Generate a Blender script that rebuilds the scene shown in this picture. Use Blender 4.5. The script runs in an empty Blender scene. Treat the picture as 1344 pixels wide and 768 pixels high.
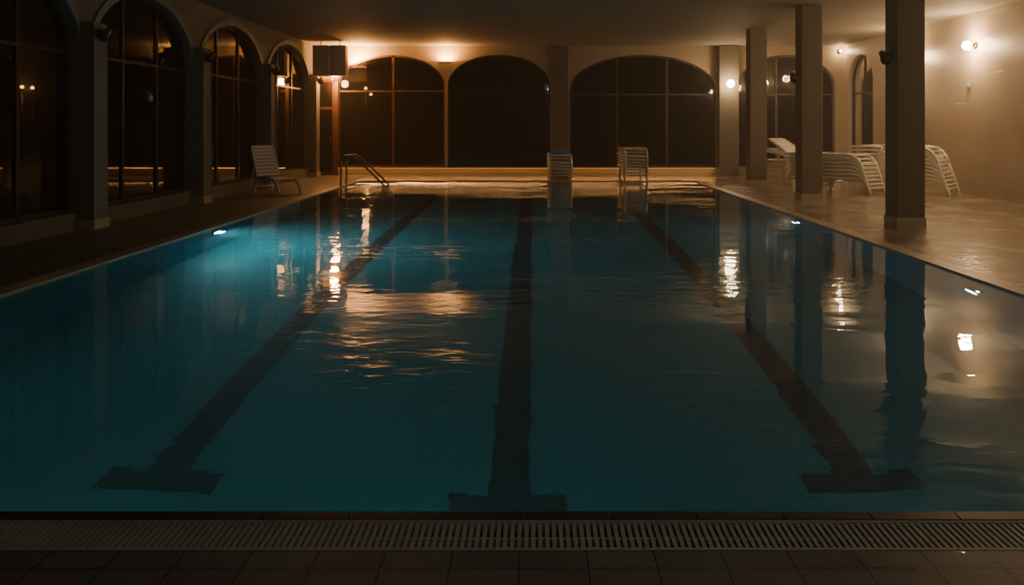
import bpy, math, random
from mathutils import Vector, Matrix
random.seed(4)
S = bpy.context.scene
COL = S.collection

# ---------------------------------------------------------------- materials
def new_mat(name):
    m = bpy.data.materials.new(name); m.use_nodes = True
    nt = m.node_tree; nt.nodes.clear()
    out = nt.nodes.new('ShaderNodeOutputMaterial')
    return m, nt, out
def N(nt, t, **kw):
    n = nt.nodes.new(t)
    for k, v in kw.items(): setattr(n, k, v)
    return n
def pbr(name, col, rough=0.6, metal=0.0, var=0.15, scale=3.0, bump=0.0, rvar=0.0, coat=0.0):
    m, nt, out = new_mat(name)
    b = N(nt, 'ShaderNodeBsdfPrincipled'); nt.links.new(b.outputs[0], out.inputs[0])
    b.inputs['Metallic'].default_value = metal
    b.inputs['Coat Weight'].default_value = coat
    g = N(nt, 'ShaderNodeNewGeometry')
    no = N(nt, 'ShaderNodeTexNoise'); no.inputs['Scale'].default_value = scale; no.inputs['Detail'].default_value = 5
    nt.links.new(g.outputs['Position'], no.inputs['Vector'])
    r = N(nt, 'ShaderNodeMapRange'); r.inputs[3].default_value = 1-var; r.inputs[4].default_value = 1+var
    nt.links.new(no.outputs[0], r.inputs[0])
    mx = N(nt, 'ShaderNodeVectorMath', operation='SCALE'); mx.inputs[0].default_value = col
    nt.links.new(r.outputs[0], mx.inputs['Scale']); nt.links.new(mx.outputs[0], b.inputs['Base Color'])
    r2 = N(nt, 'ShaderNodeMapRange'); r2.inputs[1].default_value=.35; r2.inputs[2].default_value=.65
    r2.inputs[3].default_value = max(rough-rvar, .02); r2.inputs[4].default_value = min(rough+rvar, 1)
    nt.links.new(no.outputs[0], r2.inputs[0]); nt.links.new(r2.outputs[0], b.inputs['Roughness'])
    if bump:
        bp = N(nt, 'ShaderNodeBump'); bp.inputs['Distance'].default_value = bump
        n2 = N(nt, 'ShaderNodeTexNoise'); n2.inputs['Scale'].default_value = scale*8
        nt.links.new(g.outputs['Position'], n2.inputs['Vector'])
        nt.links.new(n2.outputs[0], bp.inputs['Height']); nt.links.new(bp.outputs[0], b.inputs['Normal'])
    return m
def tile(name, c1, c2, grout, w, h, axes='xy', rough=0.4, rvar=0.15, mortar=0.004, nscale=1.2, off=(0,0), bumpd=0.002, cvar=.12, wet=0.0):
    m, nt, out = new_mat(name)
    b = N(nt, 'ShaderNodeBsdfPrincipled'); nt.links.new(b.outputs[0], out.inputs[0])
    g = N(nt, 'ShaderNodeNewGeometry'); sp = N(nt, 'ShaderNodeSeparateXYZ'); cb = N(nt, 'ShaderNodeCombineXYZ')
    nt.links.new(g.outputs['Position'], sp.inputs[0])
    for i, a in enumerate(axes):
        ad = N(nt, 'ShaderNodeMath', operation='ADD'); ad.inputs[1].default_value = 40+off[i]
        nt.links.new(sp.outputs['xyz'.index(a)], ad.inputs[0]); nt.links.new(ad.outputs[0], cb.inputs[i])
    br = N(nt, 'ShaderNodeTexBrick'); br.offset = 0; br.squash = 1
    br.inputs['Scale'].default_value = 1; br.inputs['Brick Width'].default_value = w; br.inputs['Row Height'].default_value = h
    br.inputs['Mortar Size'].default_value = mortar; br.inputs['Mortar Smooth'].default_value = .2
    br.inputs['Color1'].default_value = (*c1, 1); br.inputs['Color2'].default_value = (*c2, 1); br.inputs['Mortar'].default_value = (*grout, 1)
    nt.links.new(cb.outputs[0], br.inputs['Vector'])
    no = N(nt, 'ShaderNodeTexNoise'); no.inputs['Scale'].default_value = nscale; no.inputs['Detail'].default_value = 6
    nt.links.new(g.outputs['Position'], no.inputs['Vector'])
    r = N(nt, 'ShaderNodeMapRange'); r.inputs[1].default_value=.3; r.inputs[2].default_value=.7; r.inputs[3].default_value = 1-cvar; r.inputs[4].default_value = 1+cvar
    nt.links.new(no.outputs[0], r.inputs[0])
    mx = N(nt, 'ShaderNodeVectorMath', operation='SCALE')
    nt.links.new(br.outputs['Color'], mx.inputs[0]); nt.links.new(r.outputs[0], mx.inputs['Scale']); nt.links.new(mx.outputs[0], b.inputs['Base Color'])
    r2 = N(nt, 'ShaderNodeMapRange'); r2.inputs[1].default_value=.3; r2.inputs[2].default_value=.7
    r2.inputs[3].default_value = max(rough-rvar, .03); r2.inputs[4].default_value = rough+rvar
    nt.links.new(no.outputs[0], r2.inputs[0]); nt.links.new(r2.outputs[0], b.inputs['Roughness'])
    if wet:
        # water film: patchy coat with a rippled normal
        n5 = N(nt, 'ShaderNodeTexNoise'); n5.inputs['Scale'].default_value = 1.1; n5.inputs['Detail'].default_value = 4
        nt.links.new(g.outputs['Position'], n5.inputs['Vector'])
        r5 = N(nt, 'ShaderNodeMapRange'); r5.inputs[1].default_value=.36; r5.inputs[2].default_value=.5; r5.inputs[3].default_value=.25*wet; r5.inputs[4].default_value=wet
        nt.links.new(n5.outputs[0], r5.inputs[0]); nt.links.new(r5.outputs[0], b.inputs['Coat Weight'])
        b.inputs['Coat Roughness'].default_value = .05; b.inputs['Coat IOR'].default_value=1.75
        n4 = N(nt, 'ShaderNodeTexNoise'); n4.inputs['Scale'].default_value = 11; n4.inputs['Detail'].default_value = 3
        nt.links.new(g.outputs['Position'], n4.inputs['Vector'])
        b4 = N(nt, 'ShaderNodeBump'); b4.inputs['Distance'].default_value=.009
        nt.links.new(n4.outputs[0], b4.inputs['Height']); nt.links.new(b4.outputs[0], b.inputs['Coat Normal'])
    if bumpd:
        bp = N(nt, 'ShaderNodeBump'); bp.invert = True; bp.inputs['Distance'].default_value = bumpd
        nt.links.new(br.outputs['Fac'], bp.inputs['Height']); nt.links.new(bp.outputs[0], b.inputs['Normal'])
    return m
def emis(name, col, s):
    m, nt, out = new_mat(name)
    e = N(nt, 'ShaderNodeEmission'); e.inputs[0].default_value = (*col, 1); e.inputs[1].default_value = s
    nt.links.new(e.outputs[0], out.inputs[0]); return m

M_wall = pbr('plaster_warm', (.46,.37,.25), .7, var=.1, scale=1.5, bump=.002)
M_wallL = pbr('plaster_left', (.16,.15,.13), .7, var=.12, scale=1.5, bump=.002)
M_ceil = pbr('ceiling_paint', (.29,.27,.23), .75, var=.06, scale=.8)
M_col = pbr('column_paint', (.165,.14,.11), .6, var=.1, scale=2)
M_archtrim = pbr('arch_trim_paint', (.17,.21,.22), .5, var=.1)
M_rwall = tile('right_wall_tiles', (.60,.49,.37), (.58,.47,.35), (.46,.37,.27), .9, .6, 'yz', rough=.4, rvar=.1, mortar=.006, nscale=.8)
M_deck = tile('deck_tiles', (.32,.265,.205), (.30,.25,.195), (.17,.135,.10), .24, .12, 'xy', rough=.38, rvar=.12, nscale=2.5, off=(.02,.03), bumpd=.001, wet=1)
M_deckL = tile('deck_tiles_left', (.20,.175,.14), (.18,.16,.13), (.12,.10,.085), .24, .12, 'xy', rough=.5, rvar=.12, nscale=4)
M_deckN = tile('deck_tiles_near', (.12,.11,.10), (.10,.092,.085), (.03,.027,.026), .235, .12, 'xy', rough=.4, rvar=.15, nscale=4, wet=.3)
M_coping = pbr('coping_stone', (.46,.41,.33), .4, var=.12, scale=4)
M_copdark = pbr('coping_dark', (.025,.026,.028), .35, var=.2, scale=4)
M_grate = pbr('grate_plastic', (.30,.28,.25), .5, var=.2, scale=3)
PT=dict(rough=.5, rvar=.05, nscale=.6, bumpd=0)
M_poolF = tile('pool_tiles', (.025,.21,.235), (.025,.20,.225), (.025,.165,.185), .25, .125, 'xy', **PT)
M_poolW = tile('pool_wall_tiles', (.015,.25,.35), (.015,.24,.33), (.015,.19,.26), .25, .125, 'yz', **PT)
M_poolX = tile('pool_end_tiles', (.025,.21,.235), (.025,.20,.225), (.025,.165,.185), .25, .125, 'xz', **PT)
M_lane = pbr('lane_tiles_dark', (.02,.017,.018), .5, var=.2, scale=6)
M_frame = pbr('window_frame_brown', (.13,.055,.03), .45, var=.15)
M_frameD = pbr('window_frame_dark', (.022,.017,.015), .45, var=.15)
M_frameM = pbr('window_frame_far', (.07,.045,.03), .45, var=.15)
M_white = pbr('white_resin', (.85,.81,.74), .35, var=.06, scale=5)
M_blue = pbr('blue_cloth', (.08,.2,.6), .8, var=.2, scale=12)
M_steel = pbr('stainless_steel', (.40,.39,.37), .3, metal=1, var=.05)
M_black = pbr('black_housing', (.03,.03,.03), .4, var=.1)
M_grey = pbr('grey_metal', (.55,.50,.43), .4, var=.1)
M_ground = pbr('night_ground', (.03,.03,.025), .9, var=.3)
M_leaf = pbr('tree_foliage', (.035,.04,.025), .9, var=.5, scale=4)
M_lamp = emis('lamp_glass_warm', (1,.66,.36), 60)
M_lampO = emis('lamp_glass_orange', (1,.42,.1), 12)
M_lampU = emis('uplight_lens_orange', (1,.42,.1), 5)
M_strip = emis('fill_strip_orange', (1,.45,.12), 2)  # glow of the strip added under the far sill
M_poollamp = emis('pool_lamp_lens', (.65,1,.95), 25)

def glass_mat():
    m, nt, out = new_mat('window_glass_night')
    t = N(nt, 'ShaderNodeBsdfTransparent'); t.inputs[0].default_value = (.5,.47,.42,1)
    gl = N(nt, 'ShaderNodeBsdfGlossy'); gl.inputs['Roughness'].default_value = .03
    f = N(nt, 'ShaderNodeFresnel'); f.inputs[0].default_value = 1.5
    mx = N(nt, 'ShaderNodeMixShader')
    nt.links.new(f.outputs[0], mx.inputs[0]); nt.links.new(t.outputs[0], mx.inputs[1]); nt.links.new(gl.outputs[0], mx.inputs[2])
    nt.links.new(mx.outputs[0], out.inputs[0]); return m
M_glass = glass_mat()

def water_mat():
    m, nt, out = new_mat('pool_water')
    b = N(nt, 'ShaderNodeBsdfGlass'); b.inputs['IOR'].default_value = 1.33; b.inputs['Roughness'].default_value = 0.0
    b.inputs[0].default_value = (.92,.98,1,1)
    g = N(nt, 'ShaderNodeNewGeometry')
    mp = N(nt, 'ShaderNodeMapping'); mp.inputs['Scale'].default_value = (.5,1,1)
    nt.links.new(g.outputs['Position'], mp.inputs[0])
    n1 = N(nt, 'ShaderNodeTexNoise'); n1.inputs['Scale'].default_value = 6; n1.inputs['Detail'].default_value = 3; n1.inputs['Distortion'].default_value=.4
    n2 = N(nt, 'ShaderNodeTexNoise'); n2.inputs['Scale'].default_value = .9; n2.inputs['Detail'].default_value = 1
    n3 = N(nt, 'ShaderNodeTexNoise'); n3.inputs['Scale'].default_value = .35; n3.inputs['Detail'].default_value = 2
    for n in (n1, n2, n3): nt.links.new(mp.outputs[0], n.inputs[0])
    r = N(nt, 'ShaderNodeMapRange'); r.inputs[1].default_value=.42; r.inputs[2].default_value=.62; r.inputs[3].default_value=.07; r.inputs[4].default_value=1.5
    nt.links.new(n3.outputs[0], r.inputs[0])
    mu = N(nt, 'ShaderNodeMath', operation='MULTIPLY'); nt.links.new(n1.outputs[0], mu.inputs[0]); nt.links.new(r.outputs[0], mu.inputs[1])
    ma = N(nt, 'ShaderNodeMath', operation='MULTIPLY_ADD'); ma.inputs[1].default_value = 1.8
    nt.links.new(n2.outputs[0], ma.inputs[0]); nt.links.new(mu.outputs[0], ma.inputs[2])
    bp = N(nt, 'ShaderNodeBump'); bp.inputs['Distance'].default_value = .007; bp.inputs['Strength'].default_value = 1
    nt.links.new(ma.outputs[0], bp.inputs['Height']); nt.links.new(bp.outputs[0], b.inputs['Normal'])
    nt.links.new(b.outputs[0], out.inputs[0]); return m
M_water = water_mat()

# ---------------------------------------------------------------- mesh builder
class MB:
    def __init__(s): s.v=[]; s.f=[]; s.m=[]; s.mats=[]; s.sm=[]; s.T=Matrix.Identity(4)
    def mi(s, mat):
        if mat not in s.mats: s.mats.append(mat)
        return s.mats.index(mat)
    def add(s, vs, fs, mat, smooth=False):
        o=len(s.v); s.v += [tuple(s.T @ Vector(p)) for p in vs]; k=s.mi(mat)
        for f in fs: s.f.append([i+o for i in f]); s.m.append(k); s.sm.append(smooth)
    def box(s, x0,x1,y0,y1,z0,z1, mat):
        vs=[(x0,y0,z0),(x1,y0,z0),(x1,y1,z0),(x0,y1,z0),(x0,y0,z1),(x1,y0,z1),(x1,y1,z1),(x0,y1,z1)]
        s.add(vs,[(3,2,1,0),(4,5,6,7),(0,1,5,4),(1,2,6,5),(2,3,7,6),(3,0,4,7)],mat)
    def cbox(s, x0,x1,y0,y1,z0,z1, mat, b=.012):
        p=[(x0+b,y0),(x1-b,y0),(x1,y0+b),(x1,y1-b),(x1-b,y1),(x0+b,y1),(x0,y1-b),(x0,y0+b)]
        cx,cy=(x0+x1)/2,(y0+y1)/2
        vs=[(a,c,z0) for a,c in p]+[(a,c,z1-b) for a,c in p]
        vs+=[(a+(b if a<cx else -b),c+(b if c<cy else -b),z1) for a,c in p]
        fs=[tuple(range(7,-1,-1)),tuple(range(16,24))]
        for k in (0,8):
            for i in range(8): j=(i+1)%8; fs.append((k+i,k+j,k+8+j,k+8+i))
        s.add(vs,fs,mat)
    def tube(s, path, r, mat, n=8, rr=None, smooth=True, sq=1.0):
        P=[Vector(p) for p in path]; rings=[]; up=None
        for i,p in enumerate(P):
            d=(P[min(i+1,len(P)-1)]-P[max(i-1,0)]).normalized()
            if up is None:
                up = Vector((0,0,1)) if abs(d.z)<.9 else Vector((1,0,0))
            a=d.cross(up); 
            if a.length<1e-4: a=d.orthogonal()
            a.normalize(); up=a.cross(d).normalized()
            q = rr[i] if rr else r
            rings.append([p+a*math.cos(2*math.pi*k/n+math.pi/n)*q*sq+up*math.sin(2*math.pi*k/n+math.pi/n)*q for k in range(n)])
        vs=[tuple(v) for R in rings for v in R]; fs=[]
        for i in range(len(P)-1):
            for k in range(n):
                j=(k+1)%n; fs.append((i*n+k,i*n+j,(i+1)*n+j,(i+1)*n+k))
        fs.append(tuple(range(n-1,-1,-1))); fs.append(tuple((len(P)-1)*n+k for k in range(n)))
        s.add(vs,fs,mat,smooth)
    def sphere(s, c, r, mat, n=14, m=9, sc=(1,1,1)):
        vs=[]; fs=[]
        for i in range(m+1):
            t=math.pi*i/m
            for k in range(n):
                a=2*math.pi*k/n
                vs.append((c[0]+r*sc[0]*math.sin(t)*math.cos(a),c[1]+r*sc[1]*math.sin(t)*math.sin(a),c[2]+r*sc[2]*math.cos(t)))
        for i in range(m):
            for k in range(n):
                j=(k+1)%n; fs.append((i*n+k,(i+1)*n+k,(i+1)*n+j,i*n+j))
        s.add(vs,fs,mat,True)
    def done(s, name, loc=None, parent=None):
        me=bpy.data.meshes.new(name); me.from_pydata(s.v,[],s.f)
        for m in s.mats: me.materials.append(m)
        for p,k,q in zip(me.polygons,s.m,s.sm): p.material_index=k; p.use_smooth=q
        me.update(); ob=bpy.data.objects.new(name,me); COL.objects.link(ob)
        if loc: ob.location=loc
        if parent: ob.parent=parent
        return ob

H=3.92; XL=-6.55; XR=9.4; YF=25.4; YN=-3.0
PX0,PX1,PY0,PY1=-4.70,4.33,3.25,22.6; PD=-1.9; WZ=-.012

def arch_z(u,c,hw,spring,rise): return spring+rise*math.sqrt(max(0,1-((u-c)/hw)**2))
def arched_wall(name, P, u0,u1, ops, thick, mat, H=H, trim=None, tw=.12):
    mb=MB()
    def prism(ua,za,ub,zb,top0,top1,n0,n1):
        return [P(ua,n0,za),P(ub,n0,zb),P(ub,n0,top1),P(ua,n0,top0),P(ua,n1,za),P(ub,n1,zb),P(ub,n1,top1),P(ua,n1,top0)]
    F=[(0,1,2,3),(7,6,5,4),(0,4,5,1),(1,5,6,2),(2,6,7,3),(3,7,4,0)]
    cur=u0
    for (a,b,sill,spring,rise) in ops:
        if a>cur: mb.add(prism(cur,0,a,0,H,H,0,thick),F,mat)
        c=(a+b)/2; hw=(b-a)/2; n=36
        us=[c-hw*math.cos(math.pi*i/n) for i in range(n+1)]
        for i in range(n):
            mb.add(prism(us[i],arch_z(us[i],c,hw,spring,rise),us[i+1],arch_z(us[i+1],c,hw,spring,rise),H,H,0,thick),F[:3]+F[4:5],mat)
        if sill>0: mb.add(prism(a,0,b,0,sill,sill,0,thick),F,mat)
        if trim:
            for i in range(n):
                t0=math.pi*(1-i/n); t1=math.pi*(1-(i+1)/n)
                def q(t,w): return (c+(hw+w)*math.cos(t), spring+(rise+w)*math.sin(t))
                A=q(t0,-.005);B=q(t1,-.005);C=q(t1,tw);D=q(t0,tw)
                mb.add([P(x,k,z) for k in (-.035,.02) for x,z in (A,B,C,D)],F,trim)
        cur=b
    if cur<u1: mb.add(prism(cur,0,u1,0,H,H,0,thick),F,mat)
    return mb.done(name)
wc=[0]
def arch_window(P,a,b,sill,spring,rise,mull,trans,fm,n0=.12,fw=.06):
    wc[0]+=1; mb=MB(); c=(a+b)/2; hw=(b-a)/2; n=36
    F=[(0,1,2,3),(7,6,5,4),(0,4,5,1),(1,5,6,2),(2,6,7,3),(3,7,4,0)]
    def q(t,w): return (c+(hw-w)*math.cos(t), spring+(rise-w)*math.sin(t))
    for i in range(n):
        t0=math.pi*(1-i/n); t1=math.pi*(1-(i+1)/n)
        A=q(t0,0);B=q(t1,0);C=q(t1,fw);D=q(t0,fw)
        mb.add([P(x,k,z) for k in (n0,n0+.06) for x,z in (A,B,C,D)],F,fm)
    def rect(ua,ub,za,zb,k0=0,k1=.06):
        mb.add([P(x,n0+k,z) for k in (k0,k1) for x,z in ((ua,za),(ub,za),(ub,zb),(ua,zb))],F,fm)
    rect(a,a+fw,sill,spring); rect(b-fw,b,sill,spring); rect(a,b,sill,sill+fw)
    for u,w in mull: rect(u-w/2,u+w/2,sill,arch_z(u,c,hw,spring,rise)-.01)
    for z in trans:
        d=0
        if z>spring: d=hw-hw*math.sqrt(1-((z-spring)/rise)**2)
        rect(a+d,b-d,z-.025,z+.025,-.003,.05)
    pts=[(a,sill),(b,sill)]+[q(math.pi*i/n,0) for i in range(n+1)]
    mb.add([P(x,n0+.03,z) for x,z in pts],[tuple(range(len(pts)))],M_glass)
    return mb.done('window_%d'%wc[0])

PLt=lambda u,n,z:(XL-n,u,z)
PFt=lambda u,n,z:(u,YF+n,z)
PRt=lambda u,n,z:(XR+n,u,z)
SP,RI,SI=2.65,1.02,.25
piers=[.1,4.15,8.2,12.25,16.25,20.4,24.6]
opsL=[(piers[i]+.2,piers[i+1]-.2,SI,SP,RI) for i in range(len(piers)-1)]
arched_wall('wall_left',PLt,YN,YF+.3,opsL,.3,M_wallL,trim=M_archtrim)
for (a,b,si,sp,ri) in opsL:
    arch_window(PLt,a,b,si,sp,ri,[(a+(b-a)*.33,.07),(a+(b-a)*.67,.07)],[2.55],M_frameD)
opsF=[(-5.95,-2.68,.24,2.72,.93),(-2.60,.52,.24,2.72,.93),(1.09,5.54,.24,2.6,1.05),(6.19,9.15,.24,2.7,.95)]
arched_wall('wall_far',PFt,XL-.3,XR+.3,opsF,.3,M_wall)
arch_window(PFt,*opsF[0],[(-4.27,.07)],[2.55],M_frame)
arch_window(PFt,*opsF[1],[],[2.55],M_frameD)
arch_window(PFt,*opsF[2],[(2.55,.06),(4.07,.08)],[2.45],M_frameM)
arch_window(PFt,*opsF[3],[(7.4,.07)],[2.45],M_frameM)
opsR=[(23.2,25.0,.24,2.75,.8)]
arched_wall('wall_right',PRt,YN,YF+.3,opsR,.3,M_rwall)
arch_window(PRt,*opsR[0],[(24.1,.05)],[2.45],M_frameD)
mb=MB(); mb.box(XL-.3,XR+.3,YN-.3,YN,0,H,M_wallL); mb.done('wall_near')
mb=MB(); mb.box(XL-.3,XR+.3,YN-.3,YF+.3,H,H+.25,M_ceil); mb.done('ceiling')
mb=MB()
mb.box(-6.52,-6.02,YF-.05,YF-.003,0,2.9,M_frame)
mb.box(-6.46,-6.08,YF-.062,YF-.045,.12,2.0,M_glass); mb.box(-6.46,-6.08,YF-.062,YF-.045,2.08,2.82,M_glass)
mb.tube([(-6.12,YF-.06,1.0),(-6.12,YF-.11,1.0),(-6.12,YF-.11,1.2),(-6.12,YF-.06,1.2)],.012,M_steel)
mb.done('door_1')
mb=MB()
for p in piers:
    mb.cbox(-6.33,XL+.005,p-.2,p+.2,0,SP+.35,M_wallL)
    mb.cbox(-6.31,XL+.005,p-.22,p+.22,0,.14,M_coping)
mb.done('trim_1')
mb=MB()
mb.cbox(.55,1.06,YF-.18,YF,0,H-.01,M_col); mb.cbox(5.57,6.16,YF-.3,YF,0,H-.01,M_col)
mb.cbox(-6.02,-5.90,YF-.08,YF,0,2.9,M_frame,b=.005)
mb.done('trim_2')
for i,y in enumerate((12.4,16.8,20.8)):
    mb=MB(); mb.cbox(5.38,5.80,y,y+.42,0,H,M_col,b=.01); mb.cbox(5.365,5.815,y-.015,y+.435,0,.14,M_coping,b=.01)
    mb.done('column')

# ---------------------------------------------------------------- floor & pool
CW=.2
mb=MB()
T=2.96
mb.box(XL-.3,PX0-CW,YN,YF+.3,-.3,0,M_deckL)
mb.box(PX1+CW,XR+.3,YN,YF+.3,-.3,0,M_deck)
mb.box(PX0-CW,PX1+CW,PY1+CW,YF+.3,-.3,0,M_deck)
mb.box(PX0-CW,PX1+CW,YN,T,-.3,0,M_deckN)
mb.done('floor')
mb=MB()
t=.2
mb.box(PX0-t,PX1+t,PY0-t,PY1+t,PD-t,PD,M_poolF)
mb.box(PX0-t,PX0,PY0,PY1,PD,-.3,M_poolW); mb.box(PX1,PX1+t,PY0,PY1,PD,-.3,M_poolW)
mb.box(PX0-t,PX1+t,PY0-t,PY0,PD,-.3,M_poolX); mb.box(PX0-t,PX1+t,PY1,PY1+t,PD,-.3,M_poolX)
e=.002
mb.box(PX0,PX0+e,PY0,PY1,-.3,-.02,M_poolW); mb.box(PX1-e,PX1,PY0,PY1,-.3,-.02,M_poolW)
mb.box(PX0,PX1,PY0,PY0+e,-.3,-.02,M_poolX); mb.box(PX0,PX1,PY1-e,PY1,-.3,-.02,M_poolX)
POOL=mb.done('swimming_pool')
mb=MB()
mb.box(PX0-CW,PX0,PY0-.29,PY1+CW,-.3,.006,M_coping); mb.box(PX1,PX1+CW,PY0-.29,PY1+CW,-.3,.006,M_coping)
mb.box(PX0,PX1,PY1,PY1+CW,-.3,.006,M_coping)
x=PX0
while x<PX1:
    mb.box(x+.003,min(x+.33,PX1),PY0-.065,PY0,-.3,.004,M_copdark); x+=.333
mb.done('coping',parent=POOL)
mb=MB()
x=PX0
while x<PX1-.02:
    mb.box(x,x+.015,2.975,3.17,-.035,-.002,M_grate); x+=.0255
mb.box(PX0,PX1,2.96,2.978,-.05,.001,M_grate); mb.box(PX0,PX1,3.167,3.185,-.05,.001,M_grate)
mb.box(PX0,PX1,3.06,3.075,-.05,-.01,M_grate)
mb.box(PX0,PX1,2.96,3.185,-.3,-.15,M_copdark)
mb.done('drain_grate',parent=POOL)
mb=MB()
for cx,d in ((-2.35,.19),(-.15,0),(2.06,.19)):
    mb.box(cx-.125,cx+.125,5.2+d,PY1-1.6,PD,PD+.004,M_lane)
    mb.box(cx-.36,cx+.36,4.98+d,5.22+d,PD,PD+.005,M_lane)
    mb.box(cx-.36,cx+.36,PY1-1.7,PY1-1.45,PD,PD+.005,M_lane)
mb.done('lane_markings',parent=POOL)
mb=MB()
mb.add([(PX0,PY0,WZ),(PX1,PY0,WZ),(PX1,PY1,WZ),(PX0,PY1,WZ)],[(0,1,2,3)],M_water)
mb.done('water_surface',parent=POOL)
# faintly cloudy water body so the pool lamps glow
m,nt,out=new_mat('water_body')
v=N(nt,'ShaderNodeVolumeScatter'); v.inputs['Density'].default_value=.045; v.inputs['Anisotropy'].default_value=.4; v.inputs['Color'].default_value=(.4,.9,1,1)
nt.links.new(v.outputs[0],out.inputs['Volume'])
mb=MB(); mb.box(PX0+.006,PX1-.006,PY0+.006,PY1-.006,PD+.01,WZ-.02,m); mb.done('water_body',parent=POOL)

# ---------------------------------------------------------------- lights
def light(name,kind,loc,energy,col,parent=None,rot=None,**kw):
    l=bpy.data.lights.new(name,kind); l.energy=energy; l.color=col
    for k,v in kw.items(): setattr(l,k,v)
    o=bpy.data.objects.new(name,l); COL.objects.link(o); o.location=loc
    if rot: o.rotation_euler=rot
    if parent: o.parent=parent
    return o
def pool_lamp(x,y,nx,ny,p,z=-.5,r=.09):
    mb=MB()
    mb.tube([(x,y,z),(x+nx*.03,y+ny*.03,z)],r*1.4,M_steel,n=24); mb.tube([(x+nx*.025,y+ny*.025,z),(x+nx*.04,y+ny*.04,z)],r,M_poollamp,n=24)
    o=mb.done('underwater_pool_lamp',parent=POOL)
    d=Vector((nx,ny,-.25)).normalized()
    l=light('lamp_light','AREA',(x+nx*.1,y+ny*.1,z),p,(.28,.92,1),o,None,shape='DISK',size=.2)
    l.rotation_euler=d.to_track_quat('-Z','Y').to_euler()
pool_lamp(PX0,12.4,1,0,100,r=.12); pool_lamp(PX1,13.6,-1,0,7,r=.07)
pool_lamp(PX0,6.2,1,0,.8); pool_lamp(PX1,8.1,-1,0,2.2,r=.03)
for x in (-2.2,-.2,1.8): pool_lamp(x,PY0,0,1,2.0,z=-.8)  # unseen lamps added on the near wall to light the near floor

WARM=(1,.63,.32); ORG=(1,.42,.12)
def wall_lamp(x,y,z,p,nx=-1,ny=0,col=WARM,r=.1):
    mb=MB()
    mb.tube([(x,y,z),(x+nx*.03,y+ny*.03,z)],.07,M_steel,n=16)
    mb.tube([(x+nx*.03,y+ny*.03,z),(x+nx*.1,y+ny*.1,z)],.025,M_steel,n=10)
    mb.sphere((x+nx*(.09+r),y+ny*(.09+r),z),r,M_lamp)
    o=mb.done('wall_lamp')
    light('lamp_light','POINT',(x+nx*(.09+r),y+ny*(.09+r),z),p,col,o,shadow_soft_size=r+.02)
for y,p in ((17.8,480),(20.6,350),(13.4,420),(8,260),(1.5,45)): wall_lamp(XR,y,3.2,p)  # nearest lamps are out of view, added to light the foreground
wall_lamp(5.86,YF-.3,2.75,230,0,-1,r=.12)
wall_lamp(9.27,YF,3.75,25,0,-1,r=.04)

mb=MB()
mb.cbox(-6.3,-5.82,23.9,24.2,2.92,3.8,M_grey); mb.cbox(-5.80,-5.35,23.9,24.2,2.92,3.8,M_grey)
for k in range(8):
    mb.box(-6.25,-5.87,23.885,23.9,3.0+k*.095,3.05+k*.095,M_grey)
mb.box(-5.75,-5.4,23.885,23.9,3.0,3.72,M_grey)
for xx in (-6.1,-5.55): mb.tube([(xx,24.05,3.79),(xx,24.05,H)],.015,M_steel)
mb.done('ventilation_unit')
# wall uplights on the arch spandrels, throwing light straight up to the ceiling
for ux,uz,ue in ((-5.25,3.3,240),(-2.64,3.42,85)):
    mb=MB()
    mb.box(ux-.16,ux+.16,YF-.30,YF-.06,uz-.05,uz-.02,M_wall)
    for a in ((ux-.18,ux-.16,YF-.32,YF-.0),(ux+.16,ux+.18,YF-.32,YF-.0),(ux-.18,ux+.18,YF-.34,YF-.32)):
        mb.box(a[0],a[1],a[2],a[3],uz-.06,uz+.0,M_wall)
    mb.box(ux-.14,ux+.14,YF-.28,YF-.08,uz-.02,uz-.012,M_lampU)
    o=mb.done('wall_uplight')
    light('uplight','AREA',(ux,YF-.18,uz+.012),ue,ORG,o,(math.pi,0,0),shape='RECTANGLE',size=.3,size_y=.2)
mb=MB(); mb.tube([(-6.06,YF-.1,2.9),(-6.06,YF-.25,2.95)],.015,M_black); mb.sphere((-6.02,YF-.3,2.9),.04,M_lampO)
o=mb.done('wall_lantern'); light('lantern_light','POINT',(-5.9,YF-.5,2.8),170,ORG,o,shadow_soft_size=.12)
mb=MB()  # glowing strip added under the far sill to brighten the deck there
for a,b in ((-5.9,.5),(1.1,5.5)):
    mb.box(a,b,YF-.03,YF-.001,.215,.24,M_col); mb.box(a,b,YF-.028,YF-.008,.208,.216,M_strip)
o=mb.done('fill_strip')
for a,b in ((-5.9,.5),(1.1,5.5)):
    light('fill_strip_light','AREA',((a+b)/2,YF-.06,.22),9*(b-a)/6,ORG,o,(math.radians(-35),0,0),shape='RECTANGLE',size=b-a,size_y=.03)
mb=MB(); mb.tube([(1,.8,H-.05),(1,.8,H)],.17,M_steel,n=24); mb.sphere((1,.8,H-.06),.15,emis('fill_lamp_glass_cool',(.8,1,.9),1.5),sc=(1,1,.4))  # unseen ceiling lamp added to light the grate and near piers
o=mb.done('ceiling_fill_lamp'); light('ceiling_fill_light','POINT',(1,.8,H-.25),48,(.95,1,.85),o,shadow_soft_size=.15)

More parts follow.
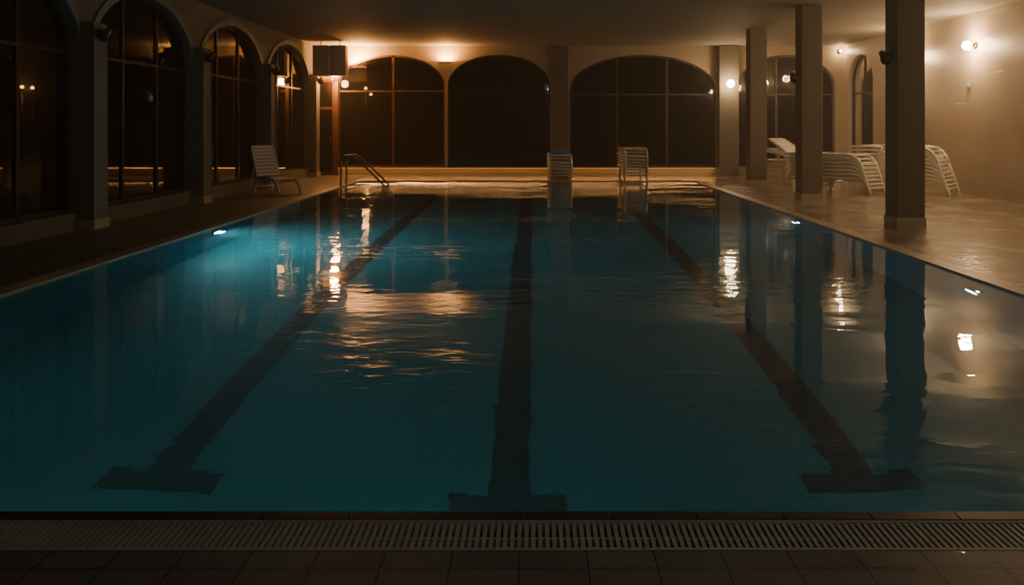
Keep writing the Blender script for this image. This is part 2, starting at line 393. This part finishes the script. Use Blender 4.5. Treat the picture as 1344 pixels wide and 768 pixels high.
def spot_fix(x,y,z,dx):
    mb=MB()
    mb.box(x,x+dx*.03,y-.04,y+.04,z-.06,z+.06,M_black)
    mb.tube([(x+dx*.02,y,z),(x+dx*.10,y-.02,z)],.014,M_black)
    mb.tube([(x+dx*.10,y+.10,z+.05),(x+dx*.11,y-.02,z),(x+dx*.13,y-.14,z-.07)],.06,M_black,n=14,rr=[.045,.06,.085])
    mb.done('wall_spotlight')
for p in piers[3:]: spot_fix(-6.33,p-.05,2.85,1)
spot_fix(5.38,12.6,2.55,-1); spot_fix(5.38,17.0,2.5,-1)
mb=MB(); mb.cbox(XR-.03,XR-.001,18.0,18.14,2.33,2.47,M_grey,b=.005); mb.box(XR-.038,XR-.028,18.04,18.1,2.36,2.44,M_white); mb.done('wall_switch')

# ---------------------------------------------------------------- loungers
def lounger(mb,back=0.0,L=1.85,W=.62,col=None):
    m=col or M_white; sh=.34; w=W/2
    for sy in (-1,1):
        y=sy*w
        mb.tube([(.62,y,sh),(1.2,y,sh-.005),(L-.42,y,sh+.01),(L-.27,y,sh-.01),(L-.14,y,sh-.08),(L-.05,y,sh-.19),(L,y,0)],.036,m,sq=.8)
        mb.tube([(.68,y,sh),(.60,y,sh-.08),(.55,y,sh-.2),(.5,y,0)],.03,m,rr=[.034,.038,.036,.028])
        mb.tube([(.5,y,.02),(.56,y,.02)],.026,m)
        mb.tube([(.75,y,sh-.06),(.95,y,sh-.10),(L-.3,y,sh-.08)],.016,m)
        c,s_=math.cos(back),math.sin(back)
        mb.tube([(.66,y,sh),(.66-.35*c,y,sh+.35*s_+.01),(.66-.68*c,y,sh+.68*s_),(.66-.74*c-.02*s_,y*.86,sh+.74*s_)],.03,m)
        if back>.2: mb.tube([(.66-.4*c,y*.9,sh+.4*s_),(.35,y*.9,sh-.14),(.58,y*.9,sh-.14)],.013,m)
    c,s_=math.cos(back),math.sin(back)
    k=.78
    while k<L-.2:
        mb.box(k,k+.066,-w,w,sh-.012,sh+.016,m); k+=.082
    k=.04
    while k<.7:
        a=Vector((.66-k*c,0,sh+k*s_)); b=Vector((.66-(k+.064)*c,0,sh+(k+.064)*s_)); n=Vector((s_,0,c))*.012
        vs=[]
        for p in (a,b):
            for yy in (-w,w):
                for q in (-1,1): vs.append((p.x+n.x*q,yy,p.z+n.z*q))
        mb.add(vs,[(0,1,3,2),(4,6,7,5),(0,4,5,1),(2,3,7,6),(0,2,6,4),(1,5,7,3)],m); k+=.082
    mb.tube([(L-.05,-w,sh-.2),(L-.05,w,sh-.2)],.018,m); mb.tube([(.55,-w,sh-.2),(.55,w,sh-.2)],.018,m)
def stack(name,x,y,ang,n,pitch=.085,backs=None,lean=0,towel=False,W=.62):
    mb=MB()
    for i in range(n):
        j=random.uniform(-.012,.012)
        mb.T=Matrix.Translation((x,y,0))@Matrix.Rotation(ang+j,4,'Z')@Matrix.Translation((-.95+lean*i,random.uniform(-.008,.008),i*pitch))
        lounger(mb,back=(backs or {}).get(i,0.0),W=W)
    if towel:
        mb.T=Matrix.Translation((x,y,(n-1)*pitch+.36))@Matrix.Rotation(ang,4,'Z')
        mb.cbox(.1,.68,-.25,.25,0,.07,M_blue,b=.02); mb.cbox(.14,.64,-.23,.23,.07,.12,M_blue,b=.02)
    mb.T=Matrix.Identity(4)
    return mb.done(name)
stack('lounger_stack',.74,23.75,-math.pi/2,5,towel=True,W=.6)
stack('lounger_stack',2.8,23.75,-math.pi/2,7,W=.6)
stack('lounger_stack',8.5,18.8,-.8,9,lean=-.03)
stack('lounger_stack',6.95,18.95,-.9,7,lean=-.03)
stack('lounger_stack',6.95,21.3,-.9,6,backs={5:.55,4:.3})
stack('lounger_stack',7.7,23.9,.1,4,backs={3:.25})
mb=MB(); mb.T=Matrix.Translation((-6.12,19.0,0))@Matrix.Rotation(-.7,4,'Z')@Matrix.Translation((-.45,0,0)); lounger(mb,back=1.2,L=1.5,W=.55); mb.done('sun_lounger')

mb=MB()
for y in (20.9,21.5):
    pts=[(-4.80,y,0),(-4.80,y,.55),(-4.78,y,.68),(-4.70,y,.75),(-4.58,y,.76),(-4.45,y,.70),(-4.2,y,.48),(-3.7,y,-.02),(-3.5,y,-.2),(-3.46,y,-.35),(-3.46,y,PD)]
    mb.tube(pts,.022,M_steel,n=10)
    mb.tube([(-4.80,y,.006),(-4.80,y,.02)],.05,M_steel,n=14)
mb.done('handrail',parent=POOL)

# ---------------------------------------------------------------- outside
mb=MB()
mb.box(-60,XL-.35,-20,90,-.6,-.45,M_ground); mb.box(XR+.35,60,-20,90,-.6,-.45,M_ground)
mb.box(XL-.35,XR+.35,YF+.35,90,-.6,-.45,M_ground)
mb.done('ground_outside')
def street_lamp(x,y,z,p=0):
    mb=MB(); mb.tube([(x,y,-.45),(x,y,z-.1)],.04,M_black); mb.tube([(x,y,z-.08),(x,y,z-.02)],.1,M_black,n=12); mb.sphere((x,y,z+.04),.09,M_lampO)
    o=mb.done('street_lamp')
    if p: light('street_light','POINT',(x,y,z+.04),p,ORG,o,shadow_soft_size=.15)
street_lamp(-9.0,45,3.46,200); street_lamp(-9.3,48,3.25); street_lamp(-24.4,40,3.3,200); street_lamp(-25.1,42,3.35)
def tree(x,y,h):
    mb=MB(); mb.tube([(x,y,-.45),(x+.1,y,h*.4),(x,y+.1,h*.7)],.15,M_frameD,rr=[.18,.13,.06])
    for i in range(22):
        a=random.uniform(0,6.28); r=random.uniform(0,h*.25); zz=random.uniform(.45,1)*h
        mb.sphere((x+r*math.cos(a),y+r*math.sin(a),zz),random.uniform(.12,.2)*h,M_leaf,n=9,m=6)
    mb.done('tree')
for t_ in ((-15,22,4.5),(-16,33,5),(-3,42,5),(8,44,5),(-12,14,4)): tree(*t_)

# ---------------------------------------------------------------- world (night air with light steam haze), camera
w=bpy.data.worlds.new('night'); S.world=w; w.use_nodes=True
bg=w.node_tree.nodes['Background']; bg.inputs[0].default_value=(.014,.013,.011,1); bg.inputs[1].default_value=.8
v=w.node_tree.nodes.new('ShaderNodeVolumeScatter'); v.inputs['Density'].default_value=.0115; v.inputs['Anisotropy'].default_value=.35
v.inputs['Color'].default_value=(1,.93,.84,1)
w.node_tree.links.new(v.outputs[0],w.node_tree.nodes['World Output'].inputs['Volume'])
cd=bpy.data.cameras.new('camera'); cam=bpy.data.objects.new('camera',cd); COL.objects.link(cam)
cd.sensor_width=36; cd.lens=1100/1344*36; cd.shift_x=-28/1344; cd.shift_y=-219/1344
cam.location=(0,0,1.5); cam.rotation_euler=(math.pi/2,0,0)
S.camera=cam
